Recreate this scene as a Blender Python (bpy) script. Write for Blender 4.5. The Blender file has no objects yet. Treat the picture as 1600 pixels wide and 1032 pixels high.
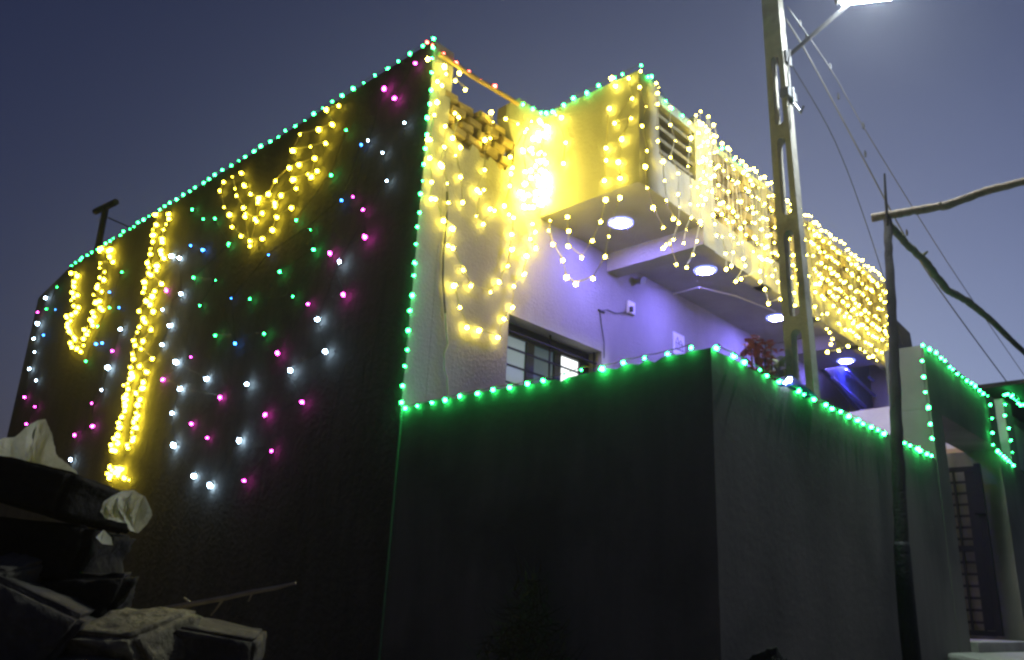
import bpy, bmesh, math, random
from mathutils import Vector, Matrix
random.seed(7)
SC = bpy.context.scene
COL = SC.collection
# ------------------------------------------------------------------ camera, sky, exposure
YAW, PITCH, ROLL, FPX = 0.8100, 0.3235, 0.0482, 1266.7
CAM = Vector((0, 0, 1.1))
_f0 = Vector((math.sin(YAW), math.cos(YAW), 0)); _r0 = Vector((math.cos(YAW), -math.sin(YAW), 0)); _u0 = Vector((0, 0, 1))
FWD = _f0*math.cos(PITCH) + _u0*math.sin(PITCH)
_u = -_f0*math.sin(PITCH) + _u0*math.cos(PITCH)
RGT = _r0*math.cos(ROLL) + _u*math.sin(ROLL)
UPV = -_r0*math.sin(ROLL) + _u*math.cos(ROLL)
cd = bpy.data.cameras.new('camera'); cam = bpy.data.objects.new('camera', cd); COL.objects.link(cam)
cd.sensor_fit = 'HORIZONTAL'; cd.sensor_width = 36; cd.lens = FPX/1600*36
cd.clip_start = 0.05; cd.clip_end = 3000
m = Matrix((RGT, UPV, -FWD)).transposed().to_4x4(); m.translation = CAM
cam.matrix_world = m
SC.camera = cam

w = bpy.data.worlds.new('World'); SC.world = w; w.use_nodes = True
nt = w.node_tree; bg = nt.nodes['Background']
sky = nt.nodes.new('ShaderNodeTexSky'); sky.sky_type = 'NISHITA'; sky.sun_disc = False
sky.sun_elevation = math.radians(-3.0); sky.sun_rotation = math.radians(100)
sky.air_density = 1.0; sky.dust_density = 1.0; sky.ozone_density = 2.0
bg.inputs[1].default_value = .85
tint = nt.nodes.new('ShaderNodeMix'); tint.data_type = 'RGBA'; tint.blend_type = 'MULTIPLY'; tint.inputs[0].default_value = 1
tint.inputs[7].default_value = (.98, 1.0, 1.25, 1)
nt.links.new(sky.outputs[0], tint.inputs[6]); nt.links.new(tint.outputs[2], bg.inputs[0])
# afterglow of the set sun behind the house: a broad smooth lobe on the horizon
tc = nt.nodes.new('ShaderNodeTexCoord'); dp = nt.nodes.new('ShaderNodeVectorMath'); dp.operation = 'DOT_PRODUCT'
GAZ = math.radians(62); dp.inputs[1].default_value = (math.sin(GAZ), math.cos(GAZ), 0)
nt.links.new(tc.outputs['Generated'], dp.inputs[0])
ex = nt.nodes.new('ShaderNodeMath'); ex.operation = 'MULTIPLY_ADD'; ex.inputs[1].default_value = 8; ex.inputs[2].default_value = -8
nt.links.new(dp.outputs['Value'], ex.inputs[0])
pw = nt.nodes.new('ShaderNodeMath'); pw.operation = 'POWER'; pw.inputs[0].default_value = math.e; nt.links.new(ex.outputs[0], pw.inputs[1])
bg2 = nt.nodes.new('ShaderNodeBackground'); bg2.inputs[0].default_value = (.60, .66, .86, 1)
sm = nt.nodes.new('ShaderNodeMath'); sm.operation = 'MULTIPLY'; sm.inputs[1].default_value = .53; nt.links.new(pw.outputs[0], sm.inputs[0]); nt.links.new(sm.outputs[0], bg2.inputs[1])
ad = nt.nodes.new('ShaderNodeAddShader'); nt.links.new(bg.outputs[0], ad.inputs[0]); nt.links.new(bg2.outputs[0], ad.inputs[1])
nt.links.new(ad.outputs[0], nt.nodes['World Output'].inputs['Surface'])
SC.view_settings.view_transform = 'Standard'; SC.view_settings.look = 'None'
SC.view_settings.exposure = 0; SC.view_settings.gamma = 1
cy = SC.cycles
cy.use_denoising = True
cy.use_light_tree = True
cy.sample_clamp_indirect = 2.0
cy.max_bounces = 5; cy.diffuse_bounces = 3; cy.glossy_bounces = 2; cy.transmission_bounces = 4
cy.caustics_reflective = False; cy.caustics_refractive = False
cy.pixel_filter_type = 'BLACKMAN_HARRIS'; cy.filter_width = 2.6

# ------------------------------------------------------------------ pixel helpers (photo pixels 1600x1032 -> points on real planes)
def ray(px, py): return RGT*((px-800)/FPX) - UPV*((py-516)/FPX) + FWD
def PX(px, py, X): d = ray(px, py); return CAM + d*((X-CAM.x)/d.x)
def PY(px, py, Y): d = ray(px, py); return CAM + d*((Y-CAM.y)/d.y)
def PZ(px, py, Z): d = ray(px, py); return CAM + d*((Z-CAM.z)/d.z)
def PD(px, py, D): return CAM + ray(px, py)*D

# ------------------------------------------------------------------ materials
def newmat(name):
    M = bpy.data.materials.new(name); M.use_nodes = True
    return M, M.node_tree, M.node_tree.nodes['Principled BSDF']
def mat(name, c1, c2=None, scale=3.0, rough=.85, bump=.0, bscale=60., metal=0., stretch=(1,1,1), spec=.3, detail=6., c3=None, s3=.6):
    M, t, b = newmat(name)
    b.inputs['Roughness'].default_value = rough; b.inputs['Metallic'].default_value = metal
    b.inputs['Specular IOR Level'].default_value = spec
    if c2 is None: c2 = tuple(x*.7 for x in c1)
    g = t.nodes.new('ShaderNodeNewGeometry'); mp = t.nodes.new('ShaderNodeMapping'); mp.inputs['Scale'].default_value = stretch
    t.links.new(g.outputs['Position'], mp.inputs[0])
    n = t.nodes.new('ShaderNodeTexNoise'); n.inputs['Scale'].default_value = scale; n.inputs['Detail'].default_value = detail; n.inputs['Roughness'].default_value = .65
    t.links.new(mp.outputs[0], n.inputs[0])
    r = t.nodes.new('ShaderNodeValToRGB'); r.color_ramp.elements[0].position = .32; r.color_ramp.elements[1].position = .68
    r.color_ramp.elements[0].color = (*c2, 1); r.color_ramp.elements[1].color = (*c1, 1)
    t.links.new(n.outputs[0], r.inputs[0]); out = r.outputs[0]
    if c3:
        n3 = t.nodes.new('ShaderNodeTexNoise'); n3.inputs['Scale'].default_value = s3; n3.inputs['Detail'].default_value = 8
        t.links.new(g.outputs['Position'], n3.inputs[0])
        r3 = t.nodes.new('ShaderNodeValToRGB'); r3.color_ramp.elements[0].position = .5; r3.color_ramp.elements[1].position = .68
        t.links.new(n3.outputs[0], r3.inputs[0])
        mx = t.nodes.new('ShaderNodeMix'); mx.data_type = 'RGBA'; mx.inputs[7].default_value = (*c3, 1)
        t.links.new(r3.outputs[0], mx.inputs[0]); t.links.new(out, mx.inputs[6]); out = mx.outputs[2]
    t.links.new(out, b.inputs['Base Color'])
    if bump:
        n2 = t.nodes.new('ShaderNodeTexNoise'); n2.inputs['Scale'].default_value = bscale; n2.inputs['Detail'].default_value = 5
        t.links.new(g.outputs['Position'], n2.inputs[0])
        bp = t.nodes.new('ShaderNodeBump'); bp.inputs['Strength'].default_value = bump; bp.inputs['Distance'].default_value = .02
        t.links.new(n2.outputs[0], bp.inputs['Height']); t.links.new(bp.outputs[0], b.inputs['Normal'])
    return M
def emis(name, col, strength, base=None):
    M, t, b = newmat(name)
    b.inputs['Base Color'].default_value = (*(base or (.6, .6, .6)), 1)
    b.inputs['Emission Color'].default_value = (*col, 1); b.inputs['Emission Strength'].default_value = strength
    b.inputs['Roughness'].default_value = .4
    M.cycles.emission_sampling = 'FRONT'
    return M

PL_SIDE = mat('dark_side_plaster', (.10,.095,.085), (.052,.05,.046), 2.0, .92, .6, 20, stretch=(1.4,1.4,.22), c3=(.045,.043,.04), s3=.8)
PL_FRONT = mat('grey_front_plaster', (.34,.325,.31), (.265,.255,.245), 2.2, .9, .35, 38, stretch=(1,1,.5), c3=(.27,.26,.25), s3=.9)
PL_YARD = mat('compound_plaster', (.225,.21,.178), (.165,.153,.13), 2.4, .92, .08, 26, stretch=(1.3,1.3,.22), c3=(.125,.117,.10), s3=1.1)
CONC = mat('pole_concrete', (.47,.45,.38), (.34,.325,.27), 5, .9, .5, 45, c3=(.22,.21,.18), s3=3)  # slight yellow tint carries some of the fairy lights' glow in the colour
BRICK = mat('raw_brick', (.34,.265,.155), (.22,.165,.09), 9, .95, .7, 50)
MORTAR = mat('mortar', (.30,.27,.22), (.2,.18,.15), 12, .95, .6, 40)
JALI = mat('jali_brick', (.27,.22,.15), (.19,.15,.10), 7, .92, .5, 45)
LOUV = mat('louvre_concrete', (.16,.15,.135), (.11,.10,.09), 6, .9, .4, 40)
WHITE = mat('whitewash', (.62,.60,.58), (.50,.48,.47), 2.5, .85, .2, 30)
BLACKM = mat('black_painted_steel', (.012,.012,.013), (.008,.008,.009), 20, .65, .1, 80, spec=.15)
FRAME = mat('dark_window_frame', (.03,.032,.036), (.02,.021,.024), 10, .5)
WOOD = mat('weathered_wood', (.20,.155,.11), (.11,.085,.06), 14, .85, .6, 60, stretch=(1,1,.3))
PALEW = mat('pale_pole_wood', (.30,.24,.17), (.18,.14,.095), 14, .85, .6, 60, stretch=(1,1,.3))
GREENW = mat('greenish_branch_wood', (.12,.13,.075), (.06,.07,.04), 14, .85, .6, 60)
WOODD = mat('dark_post_wood', (.055,.05,.045), (.03,.028,.026), 14, .85, .5, 60, stretch=(1,1,.3))
WOODP = mat('pale_rod_wood', (.46,.33,.18), (.33,.22,.12), 14, .8, .4, 60)
TAR = mat('tarred_wood', (.02,.02,.022), (.012,.012,.013), 14, .6, .5, 50)
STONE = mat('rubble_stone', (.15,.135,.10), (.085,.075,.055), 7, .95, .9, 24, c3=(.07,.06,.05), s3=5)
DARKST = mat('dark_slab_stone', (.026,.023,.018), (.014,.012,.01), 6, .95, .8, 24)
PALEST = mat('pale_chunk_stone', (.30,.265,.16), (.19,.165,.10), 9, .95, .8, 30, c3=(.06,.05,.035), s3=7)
SOIL = mat('dusty_street_soil', (.17,.145,.115), (.11,.095,.075), 1.5, .97, .8, 14)
APRON = mat('apron_concrete', (.40,.39,.34), (.29,.28,.24), 3, .92, .5, 30)
WIRE_D = mat('dark_wire', (.02,.03,.025), (.015,.02,.018), 5, .5)
WIRE_P = mat('clear_wire', (.55,.50,.36), (.48,.42,.3), 5, .4)
CABLE = mat('aluminium_cable', (.11,.11,.115), (.08,.08,.085), 5, .5)
GALV = mat('galvanised_steel', (.30,.31,.32), (.2,.21,.22), 12, .45, metal=.6)
LAMPG = mat('dark_grey_lamp_paint', (.045,.048,.05), (.03,.032,.034), 12, .6)
PLASTICW = mat('white_plastic', (.75,.74,.72), (.68,.67,.65), 5, .4)
BLUEP = mat('blue_lit_steel', (.16,.17,.85), (.12,.13,.7), 8, .4)  # strong blue base colour stands in for blue light on the bars
BLUESH = mat('dark_blue_sheet', (.02,.03,.16), (.012,.02,.09), 9, .3, .3, 14)  # blue light on the panel is put into its base colour too
TANKM = mat('black_tank_plastic', (.03,.03,.033), (.022,.022,.025), 5, .55)
BLUEC = mat('blue_cloth', (.05,.07,.35), (.03,.045,.22), 20, .9)
PAPER = mat('white_paper', (.8,.79,.78), (.74,.73,.72), 4, .7)
INK = mat('grey_ink', (.22,.21,.24), (.18,.17,.2), 10, .8)
LEAFR = mat('red_leaf', (.55,.17,.12), (.38,.09,.07), 14, .6)
LEAFG = mat('green_leaf', (.30,.36,.20), (.17,.22,.10), 14, .55)
STEMM = mat('plant_stem', (.14,.10,.06), (.09,.07,.04), 14, .8)
POTM = mat('clay_pot', (.33,.15,.08), (.25,.11,.06), 8, .85)
STRAW = mat('dry_straw', (.13,.125,.07), (.07,.07,.035), 14, .9)
STICK = mat('dry_stick', (.6,.52,.36), (.42,.35,.24), 20, .85)
def plastic_film():
    M, t, b = newmat('plastic_film')
    g = t.nodes.new('ShaderNodeNewGeometry'); n = t.nodes.new('ShaderNodeTexNoise'); n.inputs['Scale'].default_value = 9; n.inputs['Detail'].default_value = 8
    t.links.new(g.outputs['Position'], n.inputs[0])
    r = t.nodes.new('ShaderNodeValToRGB'); r.color_ramp.elements[0].color = (.46,.49,.42,1); r.color_ramp.elements[1].color = (.80,.83,.76,1)
    r.color_ramp.elements[0].position = .35; r.color_ramp.elements[1].position = .65
    t.links.new(n.outputs[0], r.inputs[0]); t.links.new(r.outputs[0], b.inputs['Base Color'])
    b.inputs['Roughness'].default_value = .3
    tr = t.nodes.new('ShaderNodeBsdfTranslucent'); t.links.new(r.outputs[0], tr.inputs[0])
    ms = t.nodes.new('ShaderNodeMixShader'); ms.inputs[0].default_value = .5
    t.links.new(b.outputs[0], ms.inputs[1]); t.links.new(tr.outputs[0], ms.inputs[2]); t.links.new(ms.outputs[0], t.nodes['Material Output'].inputs['Surface'])
    n2 = t.nodes.new('ShaderNodeTexNoise'); n2.inputs['Scale'].default_value = 26; n2.inputs['Detail'].default_value = 6; n2.inputs['Distortion'].default_value = 1.5
    t.links.new(g.outputs['Position'], n2.inputs[0])
    bp = t.nodes.new('ShaderNodeBump'); bp.inputs['Strength'].default_value = .6; bp.inputs['Distance'].default_value = .03
    t.links.new(n2.outputs[0], bp.inputs['Height']); t.links.new(bp.outputs[0], b.inputs['Normal'])
    return M
FILM = plastic_film()
E_YEL = emis('warm_led', (1.0, .80, .085), 88)
E_YELB = emis('warm_led_bright', (1.0, .80, .09), 118)
E_YELW = emis('warm_led_wall', (1.0, .76, .035), 66)
E_GRN = emis('green_led', (.022, 1.0, .17), 62)
E_WHT = emis('white_led', (.50, .74, 1.0), 85)
E_PNK = emis('pink_led', (1.0, .05, .66), 38)
E_BLU = emis('blue_led', (.03, .22, 1.0), 30)
E_RED = emis('red_led', (1.0, .09, .06), 26)
E_PANEL = emis('panel_led', (.215, .175, 1.0), 640)
E_RIM = emis('blue_ring_led', (.22, .30, 1.0), 1.6)
E_LAMP = emis('street_lamp_led', (.86, .95, 1.0), 1000)
E_WIN_A = emis('frosted_pane_bright', (.95, 1.0, 1.0), 1.6, (.3,.3,.3))
E_WIN_B = emis('frosted_pane_grey', (.62, .80, .86), .26, (.12,.13,.14))
E_WIN_C = emis('frosted_pane_dim', (.40, .66, .76), .085, (.06,.07,.08))
GLASSD = mat('dark_glass', (.01,.012,.014), (.008,.01,.012), 3, .12, spec=.5)

# ------------------------------------------------------------------ mesh helpers (all in world coordinates)
WLOC = {}
def link(name, me, parent=None, loc=None):
    o = bpy.data.objects.new(name, me); COL.objects.link(o)
    p = Vector(loc) if loc is not None else Vector((0, 0, 0))
    WLOC[o.name] = p
    if parent is not None:
        o.parent = parent; o.location = p - WLOC[parent.name]
    else: o.location = p
    return o
def tag(o, label=None, cat=None, group=None, kind=None):
    if label: o['label'] = label
    if cat: o['category'] = cat
    if group: o['group'] = group
    if kind: o['kind'] = kind
    return o
def thing(name, loc, label, cat, group=None):
    return tag(link(name, None, None, loc), label, cat, group)
class MB:
    def __init__(s): s.v = []; s.f = []; s.mi = []; s.cur = 0
    def add(s, vs, fs):
        b = len(s.v); s.v += [Vector(v) for v in vs]
        for f in fs: s.f.append([b+i for i in f]); s.mi.append(s.cur)
        return s
    def box(s, a, b):
        x0,x1 = sorted((a[0],b[0])); y0,y1 = sorted((a[1],b[1])); z0,z1 = sorted((a[2],b[2]))
        return s.add([(x0,y0,z0),(x1,y0,z0),(x1,y1,z0),(x0,y1,z0),(x0,y0,z1),(x1,y0,z1),(x1,y1,z1),(x0,y1,z1)],
              [(0,3,2,1),(4,5,6,7),(0,1,5,4),(1,2,6,5),(2,3,7,6),(3,0,4,7)])
    def tube(s, pts, r, n=5, caps=True):
        pts = [Vector(p) for p in pts]
        rs = r if isinstance(r, (list, tuple)) else [r]*len(pts)
        rings = []; up = None
        for i, p in enumerate(pts):
            d = (pts[min(i+1,len(pts)-1)] - pts[max(i-1,0)])
            if d.length < 1e-9: d = Vector((0,0,1))
            d.normalize()
            if up is None or abs(up.dot(d)) > .95: up = Vector((0,0,1)) if abs(d.z) < .9 else Vector((1,0,0))
            a = d.cross(up).normalized(); b = a.cross(d).normalized(); up = b
            rings.append([p + (a*math.cos(2*math.pi*k/n) + b*math.sin(2*math.pi*k/n))*rs[i] for k in range(n)])
        vs = [v for rg in rings for v in rg]; fs = []
        for i in range(len(pts)-1):
            for k in range(n):
                k2 = (k+1) % n; fs.append((i*n+k, i*n+k2, (i+1)*n+k2, (i+1)*n+k))
        if caps: fs.append(tuple(range(n-1,-1,-1))); fs.append(tuple((len(pts)-1)*n+k for k in range(n)))
        return s.add(vs, fs)
    def prism(s, poly, off):     # planar polygon (world points), extruded by off
        n = len(poly); off = Vector(off); P = [Vector(p) for p in poly]
        fs = [tuple(range(n)), tuple(range(2*n-1, n-1, -1))]
        for i in range(n): j = (i+1) % n; fs.append((i, i+n, j+n, j))
        return s.add(P + [p+off for p in P], fs)
    def mesh(s, name, mats, smooth=False):
        me = bpy.data.meshes.new(name)
        me.from_pydata([tuple(v) for v in s.v], [], s.f)
        for mt in (mats if isinstance(mats, (list,tuple)) else [mats]): me.materials.append(mt)
        for p, k in zip(me.polygons, s.mi): p.material_index = k; p.use_smooth = smooth
        bm = bmesh.new(); bm.from_mesh(me); bmesh.ops.recalc_face_normals(bm, faces=bm.faces[:]); bm.to_mesh(me); bm.free()
        me.update(); return me
    def build(s, name, mats, parent=None, loc=None, smooth=False, bevel=0, kind=None):
        # mesh local to its own origin (loc or the parent's place)
        o0 = Vector(loc) if loc is not None else (WLOC[parent.name] if parent is not None else Vector((0,0,0)))
        s.v = [v - o0 for v in s.v]
        o = link(name, s.mesh(name, mats, smooth), parent, o0)
        if bevel:
            b = o.modifiers.new('bevel', 'BEVEL'); b.width = bevel; b.segments = 2; b.limit_method = 'ANGLE'
        if kind: o['kind'] = kind
        return o

# ------------------------------------------------------------------ key dimensions of the place
X0 = 3.756; Y0 = 4.68; YC = 2.10; XB = 5.226; YB = 3.54; YB2 = 3.64
ZW = 2.447; ZTOP = 5.74; ZS = 4.60; XEND = 11.7
XSD = X0 + .018        # compound side wall face

# ------------------------------------------------------------------ ground, apron
g = MB(); N = 40
vs = []; fs = []
for i in range(N+1):
    for j in range(N+1):
        u = (i/N*2-1); v = (j/N*2-1)
        x = 4 + math.copysign(abs(u)**3, u)*900; y = 4 + math.copysign(abs(v)**3, v)*900
        z = .03*math.sin(x*1.7+y*.9) + .02*math.sin(x*3.1-y*2.3)
        vs.append((x, y, z if abs(u) < .3 and abs(v) < .3 else 0)); 
for i in range(N):
    for j in range(N): a = i*(N+1)+j; fs.append((a, a+N+1, a+N+2, a+1))
g.add(vs, fs); tag(g.build('ground', SOIL), kind='structure')
yard = MB(); yard.box((X0+.3, YC+.16, .4), (13.2, Y0-.002, .93)); tag(yard.build('yard_floor', APRON), kind='structure')
ap = MB(); ap.prism([(7.25,1.25,-.05),(7.25,1.25,.80),(7.25,YC-.003,.885),(7.25,YC-.003,-.05)], (4.7,0,0))
tag(ap.build('entrance_apron', APRON, bevel=.03), kind='structure')

# ------------------------------------------------------------------ the house
house = thing('house', (X0, Y0, 0), 'flat roofed plastered house hung all over with fairy lights', 'house')
b = MB()
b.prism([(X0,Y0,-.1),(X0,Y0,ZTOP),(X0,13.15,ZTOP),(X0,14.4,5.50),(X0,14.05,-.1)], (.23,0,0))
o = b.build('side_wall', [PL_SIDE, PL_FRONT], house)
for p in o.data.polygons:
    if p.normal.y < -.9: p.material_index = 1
rnd = random.Random(3)
XI = X0 + .232
b = MB()
b.box((XI,Y0,-.1),(4.87,Y0+.23,4.70)); b.box((4.87,Y0,3.515),(6.23,Y0+.23,4.70)); b.box((4.87,Y0,-.1),(6.23,Y0+.23,2.1))
b.box((6.23,Y0,-.1),(13.2,Y0+.23,4.70))
# parapet with the broken notch
jag = [(3.99,5.735),(3.995,5.40),(3.99,4.98),(4.06,4.97),(4.07,4.89),(4.15,4.90),(4.17,4.86),(4.27,4.88),(4.29,4.95),(4.37,4.93),(4.40,4.87),(4.50,4.88),(4.52,4.93),(4.60,4.91),(4.63,4.86),(4.72,4.88),(4.76,4.93),(4.83,4.92),(4.84,5.20),(4.78,5.28),(4.74,5.38),(4.69,5.45),(4.70,5.58),(4.76,5.64),(4.82,5.70)]
poly = [(XI,ZTOP),(XI,4.70),(XB,4.70),(XB,ZTOP),(4.86,ZTOP)] + jag[::-1]
b.prism([(x,Y0,z) for x,z in poly], (0,.12,0))
b.build('front_wall', PL_FRONT, house)
# raw bricks left showing in the notch
def topz(x):
    for a,zb in ((4.37,5.40),(4.45,5.36),(4.53,5.27),(4.60,5.22),(4.70,5.34),(4.86,5.40)):
        if x < a: return zb
    return 5.1
bk = MB().box((-.098,-.09,-.044),(.098,.09,.044)).mesh('brick', BRICK)
bmx = bmesh.new(); bmx.from_mesh(bk); bmesh.ops.bevel(bmx, geom=bmx.edges[:], offset=.016, segments=1, affect='EDGES'); bmx.to_mesh(bk); bmx.free()
z = 4.90; row = 0
while z < 5.42:
    x = 4.06 + (.105 if row % 2 else 0) - .05
    while x < 4.80:
        if z+.02 < topz(x):
            o = link('brick', bk, house, (x+rnd.uniform(-.012,.012), Y0+.105+rnd.uniform(-.03,.02), z+rnd.uniform(-.004,.004)))
            o.rotation_euler = (rnd.uniform(-.04,.04), rnd.uniform(-.06,.06), rnd.uniform(-.09,.09))
            s = rnd.uniform(.92,1.04); o.scale = (s*rnd.uniform(.85,1), 1, rnd.uniform(.92,1.04))
        x += .212
    z += .099; row += 1
b = MB(); b.box((3.996,Y0+.10,4.85),(4.36,Y0+.20,5.25)); b.box((4.36,Y0+.10,4.85),(4.835,Y0+.20,5.05)); b.build('mortar_core', MORTAR, house)
# slabs, box room
b = MB(); b.box((XI,Y0+.235,4.62),(13.2,14.0,4.75)); b.build('roof_slab', PL_FRONT, house)
b = MB()
b.box((XB,YB,ZS),(XB+.14,Y0-.002,ZTOP))                             # side parapet facing the street corner
b.box((XB+.142,YB+.141,4.66),(6.3,Y0-.002,4.78)); 
b.build('balcony_side_wall', PL_FRONT, house)
b = MB()
b.box((XB+.142,YB+.002,ZS+.002),(6.3,Y0-.004,4.658)); b.box((6.5,YB2+.002,ZS-.02),(XEND,Y0-.004,4.658))
b.build('balcony_soffit', PL_FRONT, house)
XL0 = 5.545; XL1 = 6.19; XP = 6.52
b = MB()
b.box((XB+.142,YB,ZS),(XL0,YB+.14,ZTOP)); b.box((XL0,YB,ZS),(XL1,YB+.14,5.02)); b.box((XL0,YB,5.56),(XL1,YB+.14,5.66))
b.box((XL1,YB,4.60),(XP,YB+.14,ZTOP+.01)); b.box((6.3,YB,4.40),(XP,YB+.14,4.598))
b.build('balcony_front_wall', PL_FRONT, house)
b = MB(); b.box((6.3,YB+.142,4.40),(6.5,Y0-.004,4.598)); b.build('porch_beam', PL_FRONT, house)
b = MB(); b.box((10.0,YB2+.142,4.38),(10.22,Y0-.004,4.575)); b.build('porch_beam', PL_FRONT, house)
lv = thing('louvre_screen', (XL0,YB,5.02), None, None); lv.parent = house; lv.location = WLOC[lv.name]-WLOC[house.name]
for k in range(4):
    zc = 5.09+k*.125
    MB().prism([(XL0+.003,YB+.03,zc+.022),(XL0+.003,YB+.03,zc-.016),(XL0+.003,YB+.125,zc+.004),(XL0+.003,YB+.125,zc+.042)],(XL1-XL0-.006,0,0)).build('slat', LOUV, lv)
# long balcony parapet beyond, honeycomb brick
b = MB(); b.box((XP+.003,YB2,4.48),(XEND,YB2+.14,4.86)); b.box((XP+.003,YB2,5.66),(XEND,YB2+.14,ZTOP))
b.build('balcony_parapet', PL_FRONT, house)
for xx in (7.75, 9.05, 10.35, XEND-.16): MB().box((xx,YB2-.012,4.48),(xx+.16,YB2+.15,ZTOP+.012)).build('parapet_pier', PL_FRONT, house)
jl = thing('brick_screen', (XP,YB2,4.86), None, None); jl.parent = house; jl.location = WLOC[jl.name]-WLOC[house.name]
jb = MB().box((-.105,-.05,-.048),(.105,.05,.048)).mesh('brick', JALI)
for r in range(8):
    zc = 4.862+.05+r*.0995
    x = XP+.13+(.17 if r%2 else 0)
    while x < XEND-.2:
        if not any(abs(x-(xx+.08)) < .19 for xx in (7.75,9.05,10.35)):
            o = link('brick', jb, jl, (x+rnd.uniform(-.008,.008), YB2+.07+rnd.uniform(-.008,.008), zc)); o.rotation_euler = (0,0,rnd.uniform(-.03,.03))
        x += .34
# window
win = thing('window', (4.87,Y0,2.1), None, None); win.parent = house; win.location = WLOC[win.name]-WLOC[house.name]
YW = Y0+.19
def wx(px, py): return PY(px,py,YW).x
bx = [4.873, wx(819,560), wx(831,560), wx(863,565), wx(873,570), wx(902,575), wx(915,575), 6.227]
b = MB(); b.box((4.873,YW-.03,3.40),(6.227,YW+.03,3.512))
for a,c in ((bx[1],bx[2]),(bx[3],bx[4]),(bx[5],bx[6]),(6.18,6.227),(4.873,4.90)): b.box((a,YW-.03,2.1),(c,YW+.03,3.398))
b.build('frame', FRAME, win)
for (a,c,mm) in ((4.90,bx[1],E_WIN_B),(bx[2],bx[3],E_WIN_C),(bx[4],bx[5],E_WIN_A),(bx[6],6.18,GLASSD)):
    MB().box((a+.001,YW-.006,2.1),(c-.001,YW+.006,3.397)).build('pane', mm, win)
for k in range(8):
    MB().box((4.875,Y0+.055,2.28+k*.158),(6.225,Y0+.070,2.295+k*.158)).build('grille_bar', BLACKM, win)
for xx in (4.885, 5.52, 6.20): MB().box((xx,Y0+.072,2.11),(xx+.014,Y0+.084,3.51)).build('grille_bar', BLACKM, win)
b = MB(); b.box((4.84,Y0-.05,2.04),(6.26,Y0-.003,2.098)); b.build('sill', PL_FRONT, win)
rm = MB(); rm.box((4.5,Y0+.6,1.2),(6.6,Y0+.7,4.6)); rm.build('inner_partition', PL_FRONT, house)

# ------------------------------------------------------------------ compound wall, gateway
cw = thing('compound_wall', (XSD,YC,0), 'tall plain grey compound wall edged with green lights round the yard', 'wall')
def wavy(p0, p1, zb, seed):
    r_ = random.Random(seed); n_ = 46; P = [Vector((p0[0],p0[1],zb))]
    for k in range(n_+1):
        f = k/n_; z_ = ZW + .006*math.sin(f*9+seed) + r_.uniform(-.004,.004) - (.018 if r_.random() < .06 else 0)
        P.append(Vector((p0[0]+(p1[0]-p0[0])*f, p0[1]+(p1[1]-p0[1])*f, z_)))
    P.append(Vector((p1[0],p1[1],zb))); return P
b = MB(); b.prism(wavy((XSD,YC+.15),(XSD,Y0-.002),-.1,1), (.15,0,0)); b.build('side_panel', PL_YARD, cw)
b = MB(); b.prism(wavy((XSD,YC),(7.605,YC),-.1,2), (0,.15,0)); b.build('front_panel', PL_YARD, cw)
gw = thing('gateway', (7.61,YC,0), 'grey plastered gateway with flat lintel outlined by green lights', 'gateway')
YG = 2.44
b = MB(); b.box((7.61,YC-.004,-.1),(7.93,YG,2.895)); b.build('pillar', PL_YARD, gw)
b = MB(); b.box((9.88,YC-.004,-.1),(10.0,YG+.30,2.895)); b.build('pillar', PL_YARD, gw)
b = MB(); b.box((7.61,YC-.004,2.897),(10.0,YG,3.48)); b.build('lintel', PL_YARD, gw)
b = MB(); b.box((7.93,YC-.06,.80),(9.88,YG,.965)); b.build('threshold', APRON, gw, bevel=.01)
lf = thing('gate_leaf', (9.78,2.62,1.0), 'black barred steel gate leaf swung open inside gateway', 'gate')
XG = 9.62; y0g, y1g = 2.27, 3.10
b = MB(); 
for yy in (y0g, y1g): b.box((XG,yy-.03,1.0),(XG+.05,yy+.03,2.72))
for zz in (1.02, 1.85, 2.67): b.box((XG+.004,y0g+.031,zz-.025),(XG+.046,y1g-.031,zz+.025))
b.build('frame', BLACKM, lf)
for k in range(7):
    yy = y0g+.12+k*.12; MB().box((XG+.012,yy-.011,1.046),(XG+.034,yy+.011,2.644)).build('bar', BLACKM, lf)
MB().box((XG+.006,y0g+.033,1.05),(XG+.011,y0g+.13,2.64)).build('sheet_panel', BLACKM, lf)
for k in range(13):
    zz = 1.12+k*.118; MB().box((XG+.036,y0g+.10,zz-.013),(XG+.044,y1g-.033,zz+.013)).build('cross_bar', BLACKM, lf)
MB().box((XG-.05,y0g-.04,2.2),(XG-.002,y0g+.07,2.34)).build('lock_box', BLACKM, lf)
w2 = thing('boundary_wall', (10.0,YC,0), 'low dark boundary wall right of the gateway with green lights on top', 'wall')
MB().box((10.003,YC,-.1),(15.5,YC+.15,2.80)).build('wall_panel', PL_YARD, w2, bevel=.01)
nb = thing('neighbour_room', (10.53,YC,2.8), 'small green lit neighbouring room under dark flat awning at right edge', 'building')
MB().box((10.53,YC+.152,.0),(14.5,2.6,3.62)).build('wall', PL_FRONT, nb)
MB().box((10.53,YC+.02,2.802),(10.9,YC+.15,3.60)).build('corner_post', PL_FRONT, nb)
MB().box((10.35,1.55,3.70),(14.8,2.55,3.75)).build('awning', BLACKM, nb)
MB().box((11.3,YC+.10,2.9),(12.5,YC+.15,3.45)).build('shutter', WHITE, nb)
# low white yard wall inside
lw = MB(); lw.prism([(9.5,2.75,.93),(9.5,2.75,3.42),(9.5,3.55,3.40),(9.5,3.55,.93)],(.12,0,0))
tag(lw.build('stair_side_wall', WHITE, bevel=.01), 'short whitewashed wall standing in the yard just left of the gateway', 'wall')
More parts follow.
